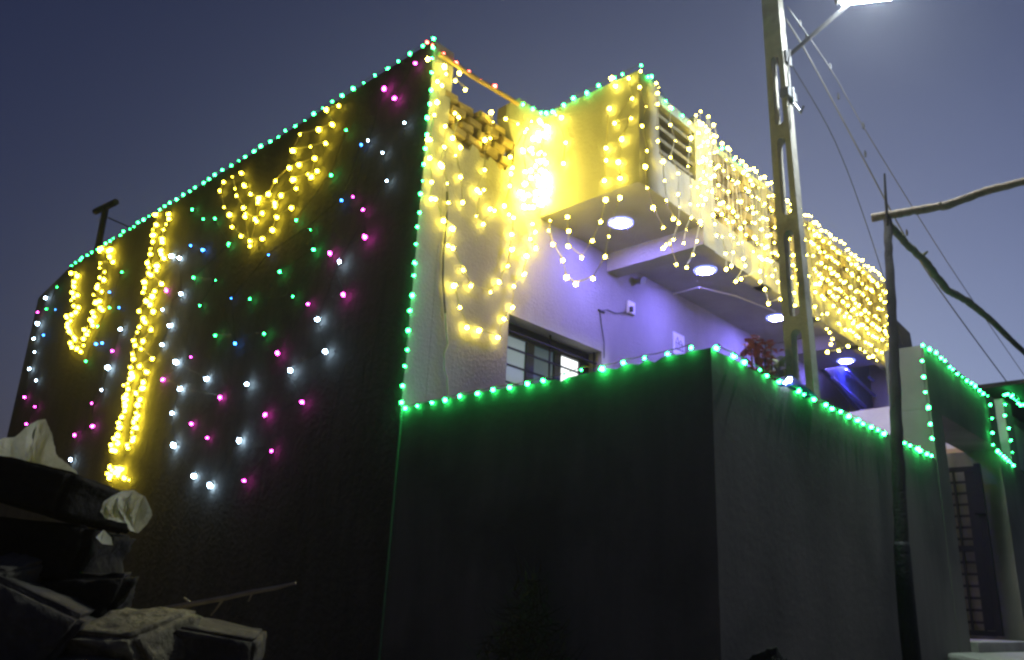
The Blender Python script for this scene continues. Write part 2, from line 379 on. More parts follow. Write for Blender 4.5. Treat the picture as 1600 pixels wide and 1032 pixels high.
# slatted shutter glimpsed through the gate
st = thing('slatted_shutter', (11.0,2.9,.93), 'yellow lit slatted shutter glimpsed through the top of gateway', 'shutter')
for q in ((1470,650),(1471,664),(1474,684),(1477,706),(1480,728)):
    a = PX(*q,11.0); MB().box((11.0,a.y-.35,a.z-.045),(11.03,a.y+.05,a.z+.03)).build('slat', WOODP, st)
a = PX(1480,735,11.03); MB().box((11.035,a.y-.45,.93),(11.07,a.y+.12,PX(1470,645,11.03).z)).build('back_board', WHITE, st)

# dark awning panel under the far end of the porch
pn = thing('porch_panel', PY(1330,600,4.2), 'dark glossy panel crossed by blue bars below the far porch ceiling', 'panel')
pp = [PY(*q,4.2) for q in ((1288,577),(1322,571),(1384,562),(1384,634),(1345,641))]
MB().prism(pp, (0,.06,0)).build('sheet', BLUESH, pn)
for q0,q1 in (((1322,578),(1379,630)),((1358,590),(1374,602)),((1372,590),(1379,632)),((1300,590),(1352,636))):
    MB().tube([PY(*q0,4.16),PY(*q1,4.16)], .022, 6).build('bar', BLUEP, pn)
tk = thing('roof_shed', (12.6,3.9,0), 'dark sloping roofed shed just behind the wooden post near gateway', 'shed')
MB().prism([PY(*q,3.9) for q in ((1384,484),(1399,498),(1422,521),(1427,549),(1384,560))], (0,.7,0)).build('roof', TANKM, tk)
a = PY(1388,553,3.9); MB().box((a.x,3.95,-.1),(PY(1424,550,3.9).x,4.55,a.z)).build('wall', PL_YARD, tk)

# ------------------------------------------------------------------ porch ceiling lights
def disc(mb, c, r, h, n=24):
    c = Vector(c)
    ring = [(c.x+r*math.cos(2*math.pi*k/n), c.y+r*math.sin(2*math.pi*k/n)) for k in range(n)]
    mb.add([(x,y,c.z) for x,y in ring]+[(x,y,c.z+h) for x,y in ring],
           [tuple(range(n-1,-1,-1)), tuple(range(n,2*n))]+[(k,(k+1)%n,(k+1)%n+n,k+n) for k in range(n)])
    return mb
LB = ['round violet porch light under corner balcony, nearest the street corner','second round violet porch light, just beyond the porch beam',
      'third round violet porch light, left of concrete pole','farthest round violet porch light, above the dark blue panel']
for (px,py,zz),lb in zip(((970,350,ZS),(1102,424,ZS-.02),(1213,498,ZS-.02),(1322,565,ZS-.02)), LB):
    c = PZ(px,py,zz-.02)
    t = thing('ceiling_light', c, lb, 'ceiling light', 'round porch ceiling lights')
    disc(MB(), (c.x,c.y,zz-.018), .122, .016).build('rim', E_RIM, t)
    disc(MB(), (c.x,c.y,zz-.024), .078, .005).build('diffuser', E_PANEL, t)

# ------------------------------------------------------------------ utility pole, street lamp, cables
XPL = 5.75
def poleP(px,py): return PX(px,py,XPL)
tp = thing('utility_pole', (XPL,2.45,.9), 'slotted concrete power pole standing behind the compound wall', 'utility pole')
zt = 7.4; zb = .9
Ya0 = poleP(1227,570).y; Yb0 = poleP(1268,570).y; za = poleP(1250,570).z
Ya1 = poleP(1190,5).y; Yb1 = poleP(1216,5).y; zc1 = poleP(1205,5).z
def yl(z): return Ya0+(Ya1-Ya0)*(z-za)/(zc1-za)
def yr(z): return Yb0+(Yb1-Yb0)*(z-za)/(zc1-za)
slots = [(poleP(1215,q1).z, poleP(1215,q0).z) for q0,q1 in ((520,640),(365,500),(217,340),(86,196))]
slots = [(slots[0][0]-1.0, slots[0][1])] + slots[1:]
T = .105
def seg(s): return slots[s]
b = MB()
def quad(za_, zb_, fa, fb):           # strip between fractions fa..fb of the face width
    L = lambda z,f: yl(z)+(yr(z)-yl(z))*f
    b.prism([(XPL,L(za_,fa),za_),(XPL,L(za_,fb),za_),(XPL,L(zb_,fb),zb_),(XPL,L(zb_,fa),zb_)], (T,0,0))
def chord(z0,z1):
    quad(z0,z1,0,.30); quad(z0,z1,.72,1)
    Lf = lambda z,f: yl(z)+(yr(z)-yl(z))*f
    for zz,sg in ((z0,-1),(z1,1)):     # rounded slot ends: corner fillets
        hw = abs(Lf(zz,.51)-Lf(zz,.30))
        for f0,sd in ((.30,1),(.72,-1)):
            pts = [(XPL,Lf(zz,f0),zz)]
            for k in range(6):
                a = k/5*math.pi/2
                yy = Lf(zz,.51) + (Lf(zz,f0)-Lf(zz,.51))*math.cos(a)
                pts.append((XPL,yy,zz - sg*hw*(1-math.sin(a))))
            b.prism(pts, (T,0,0))
cur = zb
for z0,z1 in slots:
    if z0 > cur: quad(cur,z0,0,1)
    chord(max(z0,zb),z1); cur = z1
quad(cur,zt,0,1)
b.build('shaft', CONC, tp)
cl = poleP(1222,148)
b = MB(); b.box((XPL-.03,yr(cl.z)-.03,cl.z-.04),(XPL+T+.03,yl(cl.z)+.0-.12,cl.z+.04)); b.build('clamp_band', GALV, tp)
c = Vector((XPL+.05,yr(cl.z)-.035,cl.z))
MB().tube([c+Vector((0,0,.06)),c+Vector((0,0,-.10)),c+Vector((.02,-.05,-.20)),c+Vector((.02,-.07,-.14))],.012,6).build('hook', GALV, tp)
MB().tube([c+Vector((0,0,.45)),c+Vector((0,.03,.2)),c+Vector((0,.02,-.02))],.008,5).build('jumper_wire', CABLE, tp)
a0 = PX(1226,92,XPL+.07); 
lamp_c = PY(1356,-7,1.80)
sl = thing('street_lamp', a0, 'glaring white street lamp on arm high up the concrete pole', 'street lamp')
d = (lamp_c-a0)
MB().tube([a0+Vector((0,.05,-.03)), a0+d*.3+Vector((0,0,.02)), a0+d*.82+Vector((0,0,.06)), a0+d*.95+Vector((0,0,.06))], .020, 8).build('arm', LAMPG, sl)
MB().box((a0.x-.05,a0.y-.04,a0.z-.07),(a0.x+.05,a0.y+.05,a0.z+.05)).build('bracket', LAMPG, sl)
dv = Vector((d.x,d.y,0)).normalized(); sd = Vector((-dv.y,dv.x,0))
def hbox(c, hl, hw, z0, z1): 
    return [c+dv*hl*i+sd*hw*j+Vector((0,0,zz)) for zz in (z0,z1) for i,j in ((-1,-1),(1,-1),(1,1),(-1,1))]
FB = [(0,3,2,1),(4,5,6,7),(0,1,5,4),(1,2,6,5),(2,3,7,6),(3,0,4,7)]
MB().add(hbox(lamp_c,.26,.09,.004,.075), FB).build('housing', LAMPG, sl, bevel=.02)
MB().add(hbox(lamp_c,.20,.07,-.012,.002), FB).build('lens', E_LAMP, sl)
def cable(label, pts, Y, r, spac=(), mt=CABLE):
    K = [PY(x,y,Y) for x,y in pts]; P = []
    for i in range(len(K)-1):
        p0, p1, p2, p3 = K[max(i-1,0)], K[i], K[i+1], K[min(i+2,len(K)-1)]
        for q in range(6):
            u = q/6; P.append(.5*((2*p1)+(p2-p0)*u+(2*p0-5*p1+4*p2-p3)*u*u+(3*p1-p0-3*p2+p3)*u**3))
    P.append(K[-1])
    t = thing('overhead_cable', P[0], label, 'cable', 'overhead cables')
    MB().tube(P, r, 6).build('strand', mt, t, smooth=True)
    for k in spac:
        q = PY(*k,Y)
        MB().tube([q+Vector((0,0,.05)),q+Vector((.006,0,.015)),q+Vector((0,0,-.025))],[.005,.014,.010],6).build('spacer', TANKM, t)
cable('thicker pale overhead cable running from pole down to the right', ((1228,30),(1270,100),(1350,250),(1425,388),(1500,498),(1620,660)), 2.45, .0075, ((1260,58),(1310,152),(1352,242),(1417,365)))
cable('thinner upper overhead cable with dark knots, beside the thicker one', ((1230,10),(1297,107),(1350,200),(1432,334),(1510,455),(1620,615)), 2.30, .0045, ((1250,38),(1297,106),(1349,198),(1432,332)))
cable('thin dark drop wire sagging between pole and far roof', ((1236,100),(1305,222),(1362,375),(1412,540)), 3.0, .005, (), WIRE_D)

# ------------------------------------------------------------------ rough timber frame over the street
def limb(name, P, r, mt, label, cat, sub=None):
    t = thing(name, P[0], label, cat)
    Q = []; RR = []
    for i in range(len(P)-1):
        for k in range(9):
            f = k/9; Q.append(P[i].lerp(P[i+1], f)+Vector((rnd.uniform(-.004,.004),rnd.uniform(-.004,.004),rnd.uniform(-.003,.003)))); RR.append((r[i]*(1-f)+r[i+1]*f)*rnd.uniform(.93,1.07))
    Q.append(P[-1]); RR.append(r[-1])
    if name != 'wooden_post':
        for i in range(5, len(Q)-2, 11):
            dq = Vector((rnd.uniform(-1,1),rnd.uniform(-1,1),rnd.uniform(-.4,1))).normalized(); L_ = rnd.uniform(.005,.05)
            MB().tube([Q[i], Q[i]+dq*(RR[i]*.9), Q[i]+dq*(RR[i]+L_)], [RR[i]*.6, RR[i]*.45, RR[i]*.22], 6).build('twig_stub', mt, t)
    MB().tube(Q, RR, 9).build('trunk', mt, t, smooth=True)
    return t
YPO = 1.86
pb = PY(1409,855,YPO)
t = limb('wooden_post', [PY(1425,1025,YPO)-Vector((0,0,.95)), PY(1420,985,YPO), pb, PY(1401,690,YPO), PY(1397,560,YPO), PY(1390,430,YPO), PY(1386,338,YPO)], [.046,.046,.044,.042,.038,.034,.030], WOODD, 'upright crooked wooden post in front of the compound wall', 'post')
MB().tube([PY(1423,1000,YPO)-Vector((0,0,.9)), PY(1420,985,YPO), PY(1414,920,YPO), pb, pb+Vector((0,0,.03))], [.06,.058,.056,.052,.044], 10).build('tarred_base', TAR, t, smooth=True)
XBR = PY(1386,338,YPO).x
limb('wooden_pole', [PX(1362,341,XBR+.0), PX(1420,331,XBR), PX(1480,321,XBR), PX(1540,299,XBR), PX(1600,284,XBR), PX(1700,262,XBR)], [.034,.033,.033,.03,.028,.026], PALEW, 'crooked wooden pole laid level from top of the post towards street', 'pole')
limb('wooden_branch', [PY(1390,352,YPO+.09), PY(1415,380,YPO+.09), PY(1445,408,YPO+.09), PY(1478,452,YPO+.09), PY(1510,470,YPO+.09), PY(1545,497,YPO+.09), PY(1620,570,YPO+.09)], [.03,.031,.033,.036,.036,.034,.03], GREENW, 'bent greenish wooden branch sloping down from top of the post', 'branch')
t = thing('iron_rod', PY(1386,345,YPO-.05), 'thin dark iron rod standing up beside top of the wooden post', 'rod')
MB().tube([PY(1387,352,YPO-.06),PY(1384,310,YPO-.06),PY(1382,272,YPO-.06)], [.012,.011,.008], 6).build('shaft', BLACKM, t)

# ------------------------------------------------------------------ aerial on the roof
XA = 4.5
ta = thing('roof_aerial', (XA, PX(155,370,XA).y, 4.75), 'thin T shaped aerial mast on the far roof edge', 'aerial')
MB().tube([PX(140,440,XA)-Vector((0,0,1.2)),PX(153,388,XA),PX(165,326,XA)],.055,6).build('mast', BLACKM, ta)
MB().tube([PX(149,331,XA),PX(181,316,XA)],.06,6).build('crossbar', BLACKM, ta)
MB().tube([PX(168,340,XA),PX(195,352,XA),PX(222,366,XA)],.012,5).build('guy_wire', BLACKM, ta)

# ------------------------------------------------------------------ orange rod bridging the parapet gap
t = thing('parapet_rod', PY(700,92,Y0-.02), 'orange wooden rod bridging the broken gap in the parapet', 'rod')
MB().tube([PY(686,84,Y0-.02),PY(735,118,Y0-.02),PY(770,139,Y0-.02),PY(810,163,Y0-.02)],.021,7).build('shaft', WOODP, t)

# ------------------------------------------------------------------ small things on the porch wall
YF = Y0-.012
def wbox(mb, px0, py0, px1, py1, y0, y1):
    a = PY(px0,py0,Y0); c = PY(px1,py1,Y0); return mb.box((a.x,y0,a.z),(c.x,y1,c.z))
t = thing('socket_board', PY(984,482,Y0), 'square white switch board with bulb holder on the porch wall', 'switch board')
wbox(MB(),979,470,989,494,Y0-.03,Y0-.002).build('plate', PLASTICW, t, bevel=.004)
c = PY(985,482,Y0-.05); disc(MB(),(c.x+.02,c.y,c.z-.03),.022,.05,12).build('bulb_holder', TANKM, t)
t = thing('wall_cable', PY(960,485,Y0), 'thin dark cable running from switch board down to the window', 'cable')
MB().tube([PY(978,488,YF),PY(962,490,YF),PY(949,484,YF),PY(937,487,YF),PY(940,510,YF),PY(944,535,YF),PY(944,560,YF)],.005,5).build('strand', WIRE_D, t)
wbox(MB(),934,484,943,490,Y0-.02,Y0-.002).build('clip', TANKM, t)
t = thing('wall_spotlight', PY(1000,438,Y0), 'small unlit spotlight fixed high on porch wall under the beam', 'spotlight')
c = PY(1000,438,Y0-.06)
MB().tube([c+Vector((0,.06,0)),c+Vector((0,.02,0)),c,c+Vector((0,-.04,-.02))],[.03,.03,.04,.045],12).build('head', GALV, t)
t = thing('wall_picture', PY(1060,535,Y0), 'white paper poster with grey line drawing on the porch wall', 'poster')
a = PY(1051,518,Y0); c = PY(1069,560,Y0)
MB().box((a.x,Y0-.008,a.z),(c.x,Y0-.002,c.z)).build('sheet', PAPER, t)
lines = []
def L(*p): lines.append([(a.x+(c.x-a.x)*u, a.z+(c.z-a.z)*v) for u,v in p])
L((.2,.75),(.2,.45),(.35,.2),(.5,.45),(.5,.75)); L((.5,.45),(.65,.28),(.82,.48),(.82,.75)); L((.12,.75),(.9,.75)); L((.35,.75),(.35,.5)); L((.65,.75),(.65,.52)); L((.2,.45),(.82,.48))
mb = MB()
for l in lines: mb.tube([(x,Y0-.010,zz) for x,zz in l],.006,4)
mb.build('line_drawing', INK, t)
t = thing('ceiling_wire', PZ(1092,449,4.56), 'white wire strung across the porch ceiling to the third light', 'wire')
MB().tube([PZ(1035,464,4.57),PZ(1092,449,4.53),PZ(1150,463,4.55),PZ(1212,487,4.565)],.009,6).build('strand', PLASTICW, t)
t = thing('hanging_wire', PY(697,400,Y0), 'twisted dark and pale wire hanging down the front wall left of window', 'wire')
MB().tube([PY(x,y,Y0-.02) for x,y in ((699,300),(698,350),(693,395),(692,440),(696,490))],.008,6).build('strand', WIRE_D, t)
MB().tube([PY(x,y,Y0-.02) for x,y in ((696,490),(698,525),(700,538),(694,553),(695,578),(699,592),(700,618))],.007,6).build('strand', WIRE_P, t)

# ------------------------------------------------------------------ plant in the yard, cloth on wall
def leafquad(mb, p, d, up, L_, W_):
    d = d.normalized(); s = d.cross(up); s = s.normalized() if s.length > .01 else Vector((1,0,0)); nrm = s.cross(d)
    mb.add([p, p+d*L_*.45+s*W_*.5+nrm*.01, p+d*L_, p+d*L_*.45-s*W_*.5+nrm*.01], [(0,1,2,3)])
def plant(base, top, crown_r, nleaf, LM, label, LL, LWd, flat=1.0, pale=None):
    t = thing('potted_plant', base, label, 'plant', 'potted plants behind the compound wall')
    mb = MB(); lf_ = MB(); top = Vector(top); base = Vector(base)
    for k in range(9):
        e = top + Vector((rnd.gauss(0,crown_r*.55),rnd.gauss(0,crown_r*.45),rnd.uniform(-.5,.6)*crown_r*flat))
        mid = base.lerp(e,.55)+Vector((rnd.uniform(-.04,.04),rnd.uniform(-.04,.04),0))
        mb.tube([base+Vector((0,0,.25)),mid,e],[.010,.007,.003],5)
        for q in range(nleaf):
            f = rnd.uniform(.72,1.02); p = mid.lerp(e,(f-.5)*2) if f > .5 else mid
            dd = Vector((rnd.gauss(0,1),rnd.gauss(0,1),rnd.gauss(-.15,.6)))
            leafquad(lf_, p+Vector((rnd.gauss(0,.025),rnd.gauss(0,.025),rnd.gauss(0,.02))), dd, Vector((0,0,1)), LL*rnd.uniform(.6,1.2), LWd*rnd.uniform(.7,1.2))
    mb.build('stem', STEMM, t)
    o = lf_.build('foliage', LM, t); o['kind'] = 'stuff'
    pt = MB(); n=14; prof=[(.0,.0),(.12,.0),(.17,.26),(.19,.26),(.19,.30),(.155,.30),(.15,.24),(.0,.24)]
    pt.add([(base.x+r*math.cos(2*math.pi*k/n),base.y+r*math.sin(2*math.pi*k/n),base.z+zz) for r,zz in prof for k in range(n)],
           [(i*n+k,i*n+(k+1)%n,(i+1)*n+(k+1)%n,(i+1)*n+k) for i in range(len(prof)-1) for k in range(n)])
    pt.build('pot', POTM, t)
YP = 2.75
c = PY(1184,542,YP); plant((c.x,YP,.93), c, .085, 16, LEAFR, 'red leaved potted plant rising behind the compound wall', .10, .065)
c = PY(1172,512,YP+.25)
c = PY(1210,572,YP); plant((c.x+.05,YP+.02,.93), c, .12, 40, LEAFG, 'low green leafy potted plant beside the concrete pole', .075, .05, .5)
t = thing('blue_cloth', PY(1232,600,YC+.05), 'crumpled dark blue cloth lying on top of the compound wall', 'cloth')
c = PY(1232,600,YC+.07); mb = MB(); nx, ny = 9, 6; vs=[]
for i in range(nx):
    for j in range(ny):
        u=i/(nx-1); v=j/(ny-1)
        vs.append((c.x-.16+.36*u, YC-.03+.2*v, ZW+.012+.11*math.sin(math.pi*u)*(.6+.4*math.sin(v*3.1))*math.sin(math.pi*v*.9+.15)+rnd.uniform(0,.015)))
mb.add(vs,[(i*ny+j,(i+1)*ny+j,(i+1)*ny+j+1,i*ny+j+1) for i in range(nx-1) for j in range(ny-1)])
mb.build('fabric', BLUEC, t, smooth=True).modifiers.new('thick','SOLIDIFY').thickness=.012

# ------------------------------------------------------------------ rubble in front of the side wall
def rock(name, c, sx, sy, sz, rot, mt, label, cat, seed, rough=.10, group=None, blocky=.6):
    r = random.Random(seed); bm = bmesh.new(); bmesh.ops.create_cube(bm, size=2)
    bmesh.ops.bevel(bm, geom=bm.edges[:], offset=.10+.25*(1-blocky), segments=2, affect='EDGES')
    bmesh.ops.subdivide_edges(bm, edges=bm.edges[:], cuts=7, use_grid_fill=True)
    from mathutils import noise
    off = Vector((seed*3.1, seed*1.7, seed*.9))
    skew = Matrix(((1,r.uniform(-.18,.18),r.uniform(-.2,.2)),(r.uniform(-.15,.15),1,r.uniform(-.15,.15)),(r.uniform(-.12,.12),r.uniform(-.12,.12),1)))
    R3 = Matrix.Rotation(rot[2],3,'Z') @ Matrix.Rotation(rot[1],3,'Y') @ Matrix.Rotation(rot[0],3,'X')
    for v in bm.verts:
        p = skew @ v.co
        nz = noise.noise(v.co*1.1+off)*.9 + noise.noise(v.co*2.7+off)*.45 + noise.noise(v.co*6+off)*.22 + noise.noise(v.co*13+off)*.2 + noise.noise(v.co*27+off)*.10
        p = p*(1+rough*nz*1.6)
        v.co = R3 @ Vector((p.x*sx,p.y*sy,p.z*sz))
    me = bpy.data.meshes.new(name); bm.to_mesh(me); bm.free(); me.materials.append(mt)
    for p in me.polygons: p.use_smooth = True
    o = link(name, me, None, c); return tag(o, label, cat, group)
GR = 'stones of the rubble heap'
AZ = -YAW   # stones lie roughly across the view
D = 3.1
def st_(name, px, py, dep, sx, sy, sz, rot, mt, label, cat, seed, **k): return rock(name, PD(px,py,dep), sx, sy, sz, rot, mt, label, cat, seed, group=GR, **k)
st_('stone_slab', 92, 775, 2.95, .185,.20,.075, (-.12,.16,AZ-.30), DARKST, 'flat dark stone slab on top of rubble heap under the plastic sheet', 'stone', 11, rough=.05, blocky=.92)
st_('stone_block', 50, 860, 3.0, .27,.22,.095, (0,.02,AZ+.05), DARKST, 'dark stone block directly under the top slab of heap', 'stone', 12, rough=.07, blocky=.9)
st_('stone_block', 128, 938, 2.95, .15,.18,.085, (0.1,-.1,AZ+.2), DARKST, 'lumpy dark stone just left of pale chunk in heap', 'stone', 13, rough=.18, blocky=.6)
st_('stone_block', 30, 985, 2.72, .19,.22,.15, (.05,.35,AZ+.1), STONE, 'large grey block leaning at lower left corner of heap', 'stone', 14, rough=.06, blocky=.9)
st_('stone_chunk', 215, 1003, 2.75, .135,.16,.075, (.35,.08,AZ-.15), PALEST, 'pale yellowish stone chunk with dark pits in the heap', 'stone', 15, rough=.13, blocky=.6)
st_('stone_chunk', 262, 978, 3.1, .10,.14,.04, (.1,.2,AZ+.1), PALEST, 'thin pale stone flake behind the pitted chunk', 'stone', 19, rough=.10, blocky=.7)
st_('stone_block', 338, 1018, 2.95, .155,.2,.085, (.05,.10,AZ+.15), STONE, 'squarish brown stone block at right end of heap', 'stone', 16, rough=.05, blocky=.93)
st_('stone_block', 90, 1058, 2.6, .22,.2,.07, (.2,.0,AZ), STONE, 'low stone peeping in at bottom edge below the heap', 'stone', 17, rough=.1, blocky=.8)
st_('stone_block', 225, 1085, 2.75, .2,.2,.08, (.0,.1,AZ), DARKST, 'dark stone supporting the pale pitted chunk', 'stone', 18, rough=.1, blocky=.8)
st_('stone_block', 3, 905, 2.7, .06,.12,.06, (.2,.2,AZ), STONE, 'small grey stone at left edge below the dark blocks', 'stone', 20, rough=.12, blocky=.6)
# body of the heap underneath, down to the street
hp = MB(); hc = PD(110,1032,3.0); n1, n2 = 22, 9; vs=[]; fs=[]
from mathutils import noise as _nz
zt_ = .80
for j in range(n2):
    for i in range(n1):
        a = 2*math.pi*i/n1; f = j/(n2-1); rr = .25+1.15*f; q = Vector((math.cos(a)*rr, math.sin(a)*rr*.8, 0))
        zz = zt_*(1-f)**.9 + .10*_nz.noise(q*3+Vector((5,1,2)))
        vs.append((hc.x+q.x, hc.y+q.y, max(zz,-.05)))
vs.append((hc.x,hc.y,zt_+.03))
for j in range(n2-1):
    for i in range(n1): fs.append((j*n1+i,j*n1+(i+1)%n1,(j+1)*n1+(i+1)%n1,(j+1)*n1+i))
for i in range(n1): fs.append((len(vs)-1,(i+1)%n1,i))
hp.add(vs,fs); tag(hp.build('rubble_heap', STONE), 'heap of earth and broken stone under the loose blocks', 'rubble', kind='stuff')
# plastic sheet: a crumpled film peaked over the top slab
def film(name, pts_px, dep, thick, label, cat, seed, bulge):
    # irregular closed crumpled film: grid over the outline, bulging in depth
    r = random.Random(seed); P = [PD(x,y,dep) for x,y in pts_px]
    bm = bmesh.new()
    vs_ = [bm.verts.new(p) for p in P]; bm.faces.new(vs_)
    bmesh.ops.triangulate(bm, faces=bm.faces[:])
    for _ in range(5): bmesh.ops.subdivide_edges(bm, edges=bm.edges[:], cuts=1)
    bnd = {v for e in bm.edges if e.is_boundary for v in e.verts}
    C = sum(P, Vector())/len(P); S = max((p-C).length for p in P)
    off = Vector((seed,seed*2,seed*3))
    bpts = [v.co.copy() for v in bnd]
    for v in bm.verts:
        dmin = min((v.co-q).length for q in bpts)
        f = min(1, dmin/(S*.45)); n_ = _nz.noise(v.co*(2/S)+off)*.5 + (abs(_nz.noise(v.co*(4/S)+off))-.25)*1.1 + (abs(_nz.noise(v.co*(9/S)+off))-.25)*.7 + (abs(_nz.noise(v.co*(20/S)+off))-.25)*.3
        v.co = v.co - FWD*(bulge*math.sqrt(f) + .16*S*n_*(.35+f)) + UPV*(.03*S*_nz.noise(v.co*18+off))
    me = bpy.data.meshes.new(name); bm.to_mesh(me); bm.free(); me.materials.append(FILM)
    for p in me.polygons: p.use_smooth = True
    return tag(link(name, me, None, (0,0,0)), label, cat)
film('plastic_sheet', ((-60,770),(-60,720),(-10,690),(22,682),(45,664),(60,655),(72,656),(78,668),(86,695),(92,714),(106,726),(118,738),(128,750),(60,760)), 3.20, .22, 'large crumpled whitish plastic sheet peaking above the top slab', 'plastic sheet', 5, .05)
film('plastic_bag', ((157,800),(163,783),(176,775),(190,768),(210,766),(226,776),(234,790),(238,806),(230,820),(216,833),(205,830),(200,818),(186,816),(170,812)), 2.72, .10, 'small crumpled clear plastic bag caught at right end of top slab', 'plastic bag', 9, .05)
film('plastic_scrap', ((150,840),(162,828),(174,840),(176,852),(160,850)), 2.72, .03, 'small torn plastic scrap below the plastic bag', 'plastic scrap', 14, .01)
t = thing('dry_stick', PD(350,936,3.3), 'thin pale dry stick sloping out of the rubble heap', 'stick')
MB().tube([PD(x,y,3.3) for x,y in ((225,962),(260,951),(300,944),(350,935),(395,925),(430,919),(462,911))],[.012,.012,.011,.011,.010,.009,.005],6).build('shaft', STICK, t)
for q in (((300,944),(287,934)),((395,925),(388,940)),((350,935),(330,962))): MB().tube([PD(*q[0],3.3),PD(*q[1],3.3)],[.006,.003],5).build('twig', STICK, t)
# dry brush heap against the compound side wall
mb = MB(); r = random.Random(4)
hb0 = PX(820,960,3.35)
for k in range(1900):
    y_ = r.gauss(3.22,.17); hmax = 1.30-1.6*abs(y_-3.22); zz = r.uniform(.0,max(.1,hmax)); x_ = 3.74-r.uniform(0,.42)*(1-.5*zz)
    d = Vector((r.gauss(0,.6),r.gauss(0,.7),r.gauss(.25,.6))).normalized(); L_ = r.uniform(.08,.22); s = d.cross(Vector((r.gauss(0,1),r.gauss(0,1),r.gauss(0,1)))).normalized()*.004
    p = Vector((x_,y_,zz)); e = p+d*L_
    if e.x > 3.79: continue
    mb.add([p-s,p+s,e],[(0,1,2)])
tag(mb.build('dry_brush_heap', STRAW), 'loose heap of dry brush piled against dark compound side wall', 'brush heap', kind='stuff')
rock('boundary_stone', (3.90,1.93,.42), .075,.08,.47, (0,.03,.1), DARKST, 'stubby dark stone post at foot of compound wall corner', 'stone post', 31, rough=.05, blocky=.9)

# ------------------------------------------------------------------ fairy lights
def bulb_mesh(name, me_mat, cap_mat, r):
    """three moulded flower caps of slightly different petal shapes round an LED"""
    out = []
    for v in range(3):
        rr = random.Random(name+str(v)); n = 10; b = MB()
        pet = [(1.0 if k % 2 == 0 else .62)*rr.uniform(.75,1.2) for k in range(n)]
        def ring(q, zz, f): return [((1-f+f*pet[k])*q*r*math.cos(2*math.pi*k/n), (1-f+f*pet[k])*q*r*math.sin(2*math.pi*k/n), zz*r) for k in range(n)]
        R0, R1, R2 = ring(.62,-1.0,.4), ring(1.18,-.35,1), ring(.60,.45,.5)
        b.add([(0,0,-1.25*r)]+R0+R1+R2,
              [(0,1+(k+1)%n,1+k) for k in range(n)]+[(1+i*n+k,1+i*n+(k+1)%n,1+(i+1)*n+(k+1)%n,1+(i+1)*n+k) for i in range(2) for k in range(n)])
        b.cur = 1; m6 = 6
        b.add([(.42*r*math.cos(2*math.pi*k/m6),.42*r*math.sin(2*math.pi*k/m6),zz*r) for zz in (.45,1.5) for k in range(m6)],
              [(k,(k+1)%m6,m6+(k+1)%m6,m6+k) for k in range(m6)]+[tuple(range(m6,2*m6))])
        out.append(b.mesh(name, [me_mat, cap_mat], smooth=False))
    return out
BY = bulb_mesh('warm_bulb', E_YEL, WIRE_P, .0135); BYL = bulb_mesh('warm_bulb_large', E_YEL, WIRE_P, .0165); BYS = bulb_mesh('warm_bulb_small', E_YEL, WIRE_P, .0085)
BYB = bulb_mesh('warm_bulb_bright', E_YELB, WIRE_P, .020)
BG = bulb_mesh('green_bulb', E_GRN, WIRE_D, .0135); BGS = bulb_mesh('green_bulb_small', E_GRN, WIRE_D, .011)
BW = bulb_mesh('white_bulb', E_WHT, WIRE_D, .017); BP = bulb_mesh('pink_bulb', E_PNK, WIRE_D, .013); BB = bulb_mesh('blue_bulb', E_BLU, WIRE_D, .016); BR = bulb_mesh('red_bulb', E_RED, WIRE_D, .016)
BGW = bulb_mesh('green_bulb_wall', E_GRN, WIRE_D, .011)
GL = 'fairy light strings on the house'
def string(label, runs, bm_, wire=WIRE_D, wr=.0028, name='light_string', pick=None, wireonly=(), vary=1.0):
    """runs: list of lists of world points; each run is wired point to point"""
    allp = [p for r_ in runs for p in r_]
    t = thing(name, allp[0], label, 'light string', GL)
    mb = MB()
    for r_ in list(runs)+list(wireonly):
        if len(r_) < 2: continue
        Q = [r_[0]]
        for a_, b_ in zip(r_, r_[1:]):
            L_ = (b_-a_).length; mid = a_.lerp(b_,.5)+Vector((0,0,-.03*L_)); Q += [mid, b_]
        mb.tube([q+Vector((0,0,.018)) for q in Q], wr, 4)
    if mb.v: mb.build('wire', wire, t)
    for p in allp:
        me = pick(p) if pick else bm_
        o = link('bulb', rnd.choice(me), t, p); o.rotation_euler = (rnd.uniform(-1.2,1.2), rnd.uniform(-1.2,1.2), rnd.uniform(0,6.28))
        q = rnd.choice((.5,.75,.85,1,1,1.1,1.25))*vary if vary else 1; o.scale = (q,q,q)
    return t
def lin(a, c, n, jit=.012, ends=True):
    a = Vector(a); c = Vector(c)
    return [a.lerp(c,(k+(0 if ends else .5))/(n-1 if ends else n))+Vector((rnd.uniform(-jit,jit),rnd.uniform(-jit,jit)*.4,rnd.uniform(-jit,jit))) for k in range(n)]
# --- green edging
XW = X0-.03
def nearX(px,py): return PX(px,py,XW)
edge = []
yy = Y0+.02
while yy < 13.2: edge.append(Vector((X0+.01+rnd.uniform(-.015,.015), yy, ZTOP+.028+rnd.uniform(-.005,.012)))); yy += .165+rnd.uniform(-.02,.025)
string('green light string along the roof edge of dark side wall', [edge], BG)
cor = [Vector((X0-.018+rnd.uniform(-.006,.006), Y0-.022+rnd.uniform(-.012,.008), ZTOP-.08-k*.1455+rnd.uniform(-.02,.02))) for k in range(23)]
string('green light string running down the corner between side and front walls', [cor], BG)
side = [PX(x,y,XSD-.022)+Vector((0,0,.0)) for x,y in ((633,638),(652,634),(675,629),(696,625),(718,619),(746,614),(770,609),(796,605),(825,600),(849,594),(882,588),(908,578),(941,576),(974,567),(1008,560),(1043,553),(1079,543))]
string('green light string along the top of the compound side wall', [side], BG)
